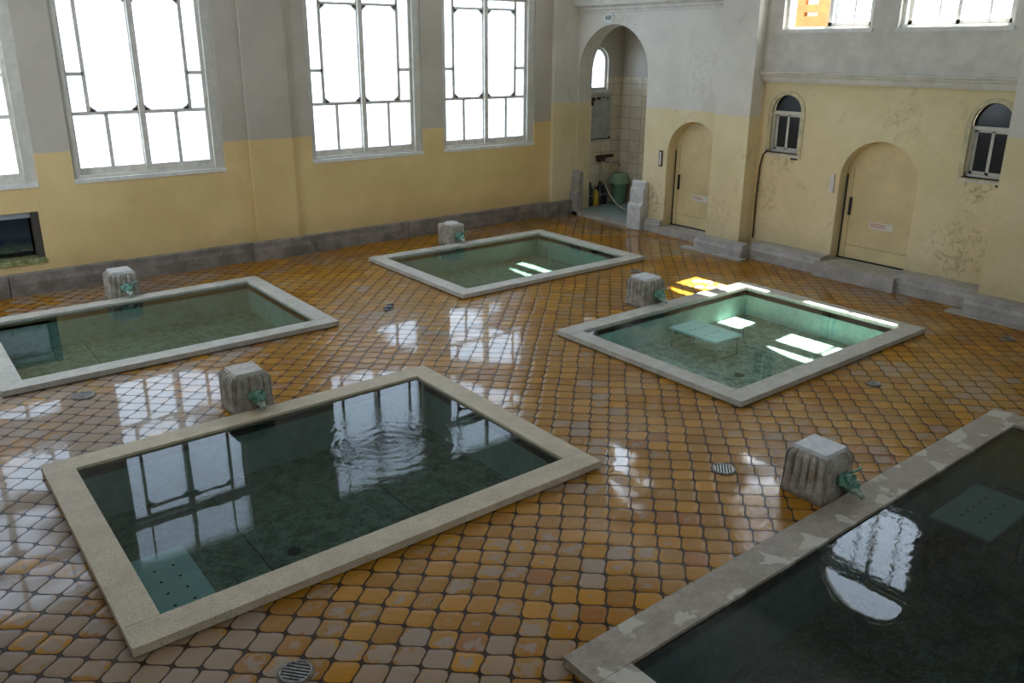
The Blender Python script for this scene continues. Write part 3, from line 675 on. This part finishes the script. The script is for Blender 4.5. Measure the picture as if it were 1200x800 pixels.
# ------------------------------------------------------------------ sunken baths
names = {1: ('sunken bath at the left edge below the leftmost windows', RIM), 2: ('sunken bath farthest away near the tiled alcove', RIM), 3: ('brightest turquoise sunken bath on the right with a step inside', RIM),
         4: ('large dark sunken bath left of centre with a smooth buff rim', RIM4), 5: ('darkest bath in the lower right corner with a granite rim', RIM5)}
seams = {1: [-6.50, -5.38], 2: [-1.35, -.22], 3: [-1.38, -.27], 4: [-6.49, -5.33], 5: [-4.95, -3.95, -2.9, -1.85]}
spoutc = {1: (-5.89, -1.03), 2: (-.90, -1.06), 3: (-.85, -5.22), 4: (-5.91, -5.22), 5: (-3.24, -9.09)}
for k, (x0, x1, y0, y1) in POOLS.items():
    lab, rm = names[k]; dz = DEPTH[k]
    t = thing('sunken_bath', lab, 'bath', ((x0+x1)/2, (y0+y1)/2, 0), 'sunken baths in the tiled floor')
    W = CW_ if k != 5 else .24
    bev = .012 if k != 4 else .03
    runs = [(x0, x1, y0, y0+W), (x0, x0+W, y0+W+.004, y1-W-.004), (x1-W, x1, y0+W+.004, y1-W-.004), (x0, x1, y1-W, y1)]
    for (a, b, c, d) in runs:
        part('rim_stone', bx(a, b, c, d, .010, CH), rm, t, bevel=bev, seg=3)
        part('rim_bed', bx(a+.012 if a == x0 else a, b-.012 if b == x1 else b, c+.012 if c == y0 else c, d-.012 if d == y1 else d, -.045, .0099), BED, t)
    ix0, ix1, iy0, iy1 = x0+W-.004, x1-W+.004, y0+W-.004, y1-W+.004
    th = .06
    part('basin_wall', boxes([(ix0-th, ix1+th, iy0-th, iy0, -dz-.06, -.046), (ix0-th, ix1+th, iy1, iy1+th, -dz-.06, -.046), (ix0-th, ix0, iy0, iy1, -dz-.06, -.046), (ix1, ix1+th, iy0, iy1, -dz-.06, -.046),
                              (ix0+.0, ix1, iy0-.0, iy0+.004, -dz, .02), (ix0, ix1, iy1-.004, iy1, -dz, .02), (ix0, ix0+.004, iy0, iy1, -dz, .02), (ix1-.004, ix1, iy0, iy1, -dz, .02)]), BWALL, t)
    bm = bmesh.new(); cuts = [ix0]+seams[k]+[ix1]
    for a, b in zip(cuts, cuts[1:]): box(bm, a+.006, b-.006, iy0, iy1, -dz-.03, -dz)
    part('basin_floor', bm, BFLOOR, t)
    for s in seams[k]: part('floor_seam', bx(s-.007, s+.007, iy0, iy1, -dz-.03, -dz-.004), SEAM, t)
    # the plug hole
    if k in (3, 4):
        px_, py_ = {3: (-1.20, -6.75), 4: (-6.28, -6.75)}[k]
        bm = bmesh.new(); bmesh.ops.create_cone(bm, cap_ends=True, segments=20, radius1=.05, radius2=.045, depth=.01, matrix=Matrix.Translation((px_, py_, -dz+.005))); part('plug_hole', bm, SEAM, t)
    sx_, sy_ = spoutc[k]
    rc = {1: (sx_, sy_-.6), 2: (sx_, sy_-.5), 3: (sx_, sy_-.5), 4: (-5.35, -6.45), 5: (-3.35, -9.45)}[k]
    am = {1: .0, 2: .03, 3: .02, 4: .085, 5: .04}[k]; ra = {1: .5, 2: .6, 3: .8, 4: .85, 5: .9}[k]
    tint = {1: (.52, .64, .61), 2: (.62, .76, .73), 3: (.88, 1., .99), 4: (.43, .50, .48), 5: (.29, .33, .32)}[k]  # water clarity plus each bath's light level, put into the tint
    wl = .042
    bm = bmesh.new(); bm.faces.new([bm.verts.new(p) for p in ((ix0+.005, iy0+.005, wl), (ix1-.005, iy0+.005, wl), (ix1-.005, iy1-.005, wl), (ix0+.005, iy1-.005, wl))])
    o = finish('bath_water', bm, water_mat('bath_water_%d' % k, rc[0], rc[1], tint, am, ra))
    tag(o, {1: 'still green water filling the left edge bath', 2: 'green water in the farthest bath', 3: 'sunlit turquoise water in the right bath', 4: 'dark reflecting water in the bath left of centre', 5: 'black rippled water in the lower right bath'}[k], 'water', 'water in the sunken baths')

# ------------------------------------------------------------------ spout blocks
def spout_block(k, lab, rot=0., rib=True, rnd=.03):
    x, y = spoutc[k]; t = thing('spout_block', lab, 'fountain block', (x, y, 0), 'stone spout blocks at the baths')
    w0, w1, D, H = .178, .178, .36, .335
    bm = bmesh.new()
    n = 61; loops = []
    zs_ = [.0, .04, .10, .16, .22, .27, .295, .312, .325, .333, .336]
    ins_ = [0, 0, 0, 0, 0, .0, .003, .009, .018, .032, .05]
    for zi, z in enumerate(zs_):
        f = z/H; ins = ins_[zi]; hw = w0+(w1-w0)*f-ins; hd = D/2-.006*f-ins
        loop = []
        for side in range(4):
            for i in range(n-1):
                s = -1+2*i/(n-1); rr = 0
                if rib and abs(s) < .90 and z > .05:
                    g = (s*2.9) % 1.0 - .5
                    rr = -.020*max(0, 1-(g/.20)**2)*min(1, (z-.05)/.12)
                cr = -.022*(max(0, abs(s)-.84)/.16)**2
                px_, py_ = [(s*(hw+cr), -(hd+rr+cr)), ((hw+rr+cr), s*(hd+cr)), (-s*(hw+cr), (hd+rr+cr)), (-(hw+rr+cr), -s*(hd+cr))][side]
                nz = noise.noise(Vector((px_*14+k*7, py_*14, z*14)))*(.005 if rib else .022)
                l = math.hypot(px_, py_); px_ += nz*px_/l; py_ += nz*py_/l
                if not rib: q_ = math.hypot(px_, py_)/.19; px_ /= max(1, q_**.5); py_ /= max(1, q_**.5)
                loop.append(bm.verts.new((x+px_, y+D/2+py_+.01, z)))
        loops.append(loop)
    for a, b in zip(loops, loops[1:]):
        m_ = len(a)
        for i in range(m_): bm.faces.new((a[i], a[(i+1) % m_], b[(i+1) % m_], b[i]))
    bm.faces.new(loops[-1]); bm.faces.new(loops[0][::-1])
    part('stone_body', bm, BLOCK, t, smooth=True)
    bm = bmesh.new()
    if rib: box(bm, x-.130, x+.130, y+.055, y+.325, .325, .362, taper=.008)
    else: lathe(bm, [(.125, .32), (.12, .345), (.10, .36)], x, y+.18, 24)
    part('top_plate', bm, simple('block_top_%d' % k, (.58, .58, .58) if k != 4 else (.50, .46, .40), .5, nscale=14, namp=.12, bumpd=.002), t, bevel=.008)
    # carved face with an open mouth, in green bronze
    ax = x+.02
    bm = bmesh.new()
    def ell(c, s): bmesh.ops.create_uvsphere(bm, u_segments=14, v_segments=10, radius=1, matrix=Matrix.Translation(c)@Matrix.Diagonal((*s, 1)))
    ell((ax, y-.03, .155), (.062, .075, .05)); 
    ell((ax-.035, y-.055, .195), (.020, .022, .020)); ell((ax+.035, y-.055, .195), (.020, .022, .020))
    ell((ax, y-.085, .165), (.035, .04, .025)); ell((ax-.05, y-.01, .17), (.025, .03, .045)); ell((ax+.05, y-.01, .17), (.025, .03, .045))
    ell((ax, y-.02, .20), (.045, .045, .022))
    head = part('bronze_head', bm, PATINA, t, smooth=True)
    bm = bmesh.new(); tube(bm, [(ax, y-.02, .135), (ax, y-.09, .128), (ax, y-.135, .11), (ax, y-.155, .085)], [.045, .034, .024, .017], 12)
    part('spout_lip', bm, simple('lip_stone_%d' % k, (.34, .40, .33), .6, nscale=25, namp=.3), t, smooth=True)
    bm = bmesh.new(); tube(bm, [(ax+.02, y-.02, .205), (ax+.08, y-.05, .232), (ax+.13, y-.05, .236)], .008, 8)
    part('lever', bm, PATINA if k != 4 else BLOCK, head, smooth=True)
    return t
spout_block(1, 'stone spout block behind the left edge bath, beneath the low tank')
spout_block(2, 'rough eroded round topped spout block behind the farthest bath', rib=False)
spout_block(3, 'ribbed stone spout block at the turquoise bath on the right')
spout_block(4, 'brown ribbed stone spout block behind the large dark bath left of centre')
spout_block(5, 'ribbed stone spout block at the lower right granite rimmed bath')

# ------------------------------------------------------------------ steps standing in the water
def bath_step(x0, x1, y0, y1, zt, zb, lab, nh=(5, 2), sp=(.13, .30)):
    t = thing('bath_step', lab, 'step', ((x0+x1)/2, (y0+y1)/2, zb), 'boards standing in the baths')
    tread = part('tread', bx(x0, x1, y0, y1, zt-.022, zt), TEAL, t, bevel=.006)
    n1, n2 = nh
    for i in range(n1):
        for j in range(n2):
            hx = x0+(x1-x0)*(.5+(i-(n1-1)/2)*sp[0]); hy = y0+(y1-y0)*(.5+(j-(n2-1)/2)*sp[1])
            bm = bmesh.new(); bmesh.ops.create_cone(bm, cap_ends=True, segments=10, radius1=.009, radius2=.009, depth=.002, matrix=Matrix.Translation((hx, hy, zt+.001)))
            part('drain_hole', bm, GAP, tread)
    for (a, b) in ((x0+.03, y0+.03), (x1-.03, y0+.03), (x1-.03, y1-.03), (x0+.03, y1-.03)):
        bm = bmesh.new(); tube(bm, [(a, b, zt-.022), (a, b, zb)], .012, 10); part('leg', bm, STEEL, t, smooth=True)
    for yy in (y0+.03, y1-.03):
        bm = bmesh.new(); tube(bm, [(x0+.03, yy, zb+.02), (x1-.03, yy, zb+.02)], .008)
        part('brace', bm, STEEL, t, smooth=True)
bath_step(-1.12, -.66, -6.36, -5.68, -.07, -DEPTH[3], 'pale board on metal legs standing in the turquoise bath')
bath_step(-7.355, -7.01, -7.50, -6.70, -.08, -DEPTH[4], 'teal board with small holes in the near left corner of the dark bath', nh=(2, 4), sp=(.33, .17))
bath_step(-2.84, -2.13, -9.93, -9.54, -.04, -DEPTH[5], 'dark teal board with holes in the lower right bath')

# ------------------------------------------------------------------ floor drains
def drain(x, y, r, ang, lab, white=False):
    t = thing('floor_drain', lab, 'drain', (x, y, 0), 'round floor drains')
    bm = bmesh.new(); lathe(bm, [(r*1.22, .0005), (r*1.2, .006), (r*1.0, .006)], x, y, 32); part('collar', bm, simple('drain_collar', (.16, .13, .09), .7, nscale=20, namp=.3), t)
    bm = bmesh.new(); lathe(bm, [(r*.98, .0062), (r*.98, .0072)], x, y, 32); part('pit', bm, GAP, t)
    bm = bmesh.new()
    for i in range(-3, 4):
        o_ = i*r*.27; h_ = math.sqrt(max(0, (r*.93)**2-o_*o_))
        if h_ < .01: continue
        c = math.cos(ang); s = math.sin(ang)
        hw = r*.065; cxx, cyy = x-o_*s, y+o_*c
        vs = [bm.verts.new((cxx+a*c-b*s, cyy+a*s+b*c, zz)) for zz in (.0072, .0092) for a, b in ((-h_, -hw), (h_, -hw), (h_, hw), (-h_, hw))]
        for f in ((3, 2, 1, 0), (4, 5, 6, 7), (0, 1, 5, 4), (1, 2, 6, 5), (2, 3, 7, 6), (3, 0, 4, 7)): bm.faces.new([vs[i_] for i_ in f])
    part('grate', bm, SIGNW if white else IRON, t)
    bm = bmesh.new()
    pts = [(x+r*math.cos(a*2*PI/24), y+r*math.sin(a*2*PI/24), .009) for a in range(25)]; tube(bm, pts, .006, 6, cap=False); part('ring', bm, IRON, t)
drain(-3.51, -8.31, .078, .72, 'round slotted drain between the two right hand baths, shining bars', True)
drain(-6.95, -8.33, .078, -.85, 'round drain with dark slots at the bottom left of the photo')
drain(-7.0, -3.91, .085, .3, 'flat round drain beside the near rim of the left edge bath')
drain(-1.03, -8.12, .06, .5, 'small silvery drain right of the turquoise bath')
drain(1.35, -8.35, .06, .2, 'drain at the right edge near the pier')
drain(.21, -3.88, .07, .2, 'small drain between the farthest bath and the recess')
# broken drain stone in the middle of the floor
t = thing('drain_stone', 'broken dark stone over a drain in the middle of the floor', 'stone', (-3.47, -3.27, 0))
bm = bmesh.new()
for (dx, dy, a, b, h_, an) in ((0, 0, .13, .06, .03, .3), (-.07, -.06, .06, .04, .02, 1.2), (.06, .05, .08, .035, .035, -.2), (-.02, -.08, .09, .025, .012, .1)):
    mt = Matrix.Translation((-3.47+dx, -3.27+dy, h_/2))@Matrix.Rotation(an, 4, 'Z')@Matrix.Diagonal((a, b, h_, 1)); bmesh.ops.create_icosphere(bm, subdivisions=2, radius=.6, matrix=mt)
part('fragment', bm, simple('slate_dark', (.10, .10, .11), .35, nscale=20, namp=.4, bumpd=.004), t)

# ------------------------------------------------------------------ outside, seen through the upper right windows
t = thing('garden_shed', 'sunlit orange shuttered shed outside the open upper window', 'shed', (5.3, -3.0, 0))
part('shed_wall', bx(5.3, 5.6, -3.35, -2.65, 0, 4.4), OUTW, t)
for (a, b, c, d) in ((-2.86, -2.70, 2.6, 4.3), (-3.30, -3.12, 2.6, 4.3), (-3.12, -2.86, 2.6, 3.55), (-3.12, -2.86, 3.62, 3.74)):
    part('shutter_board', bx(5.20, 5.30, a, b, c, d), ORANGE, t)
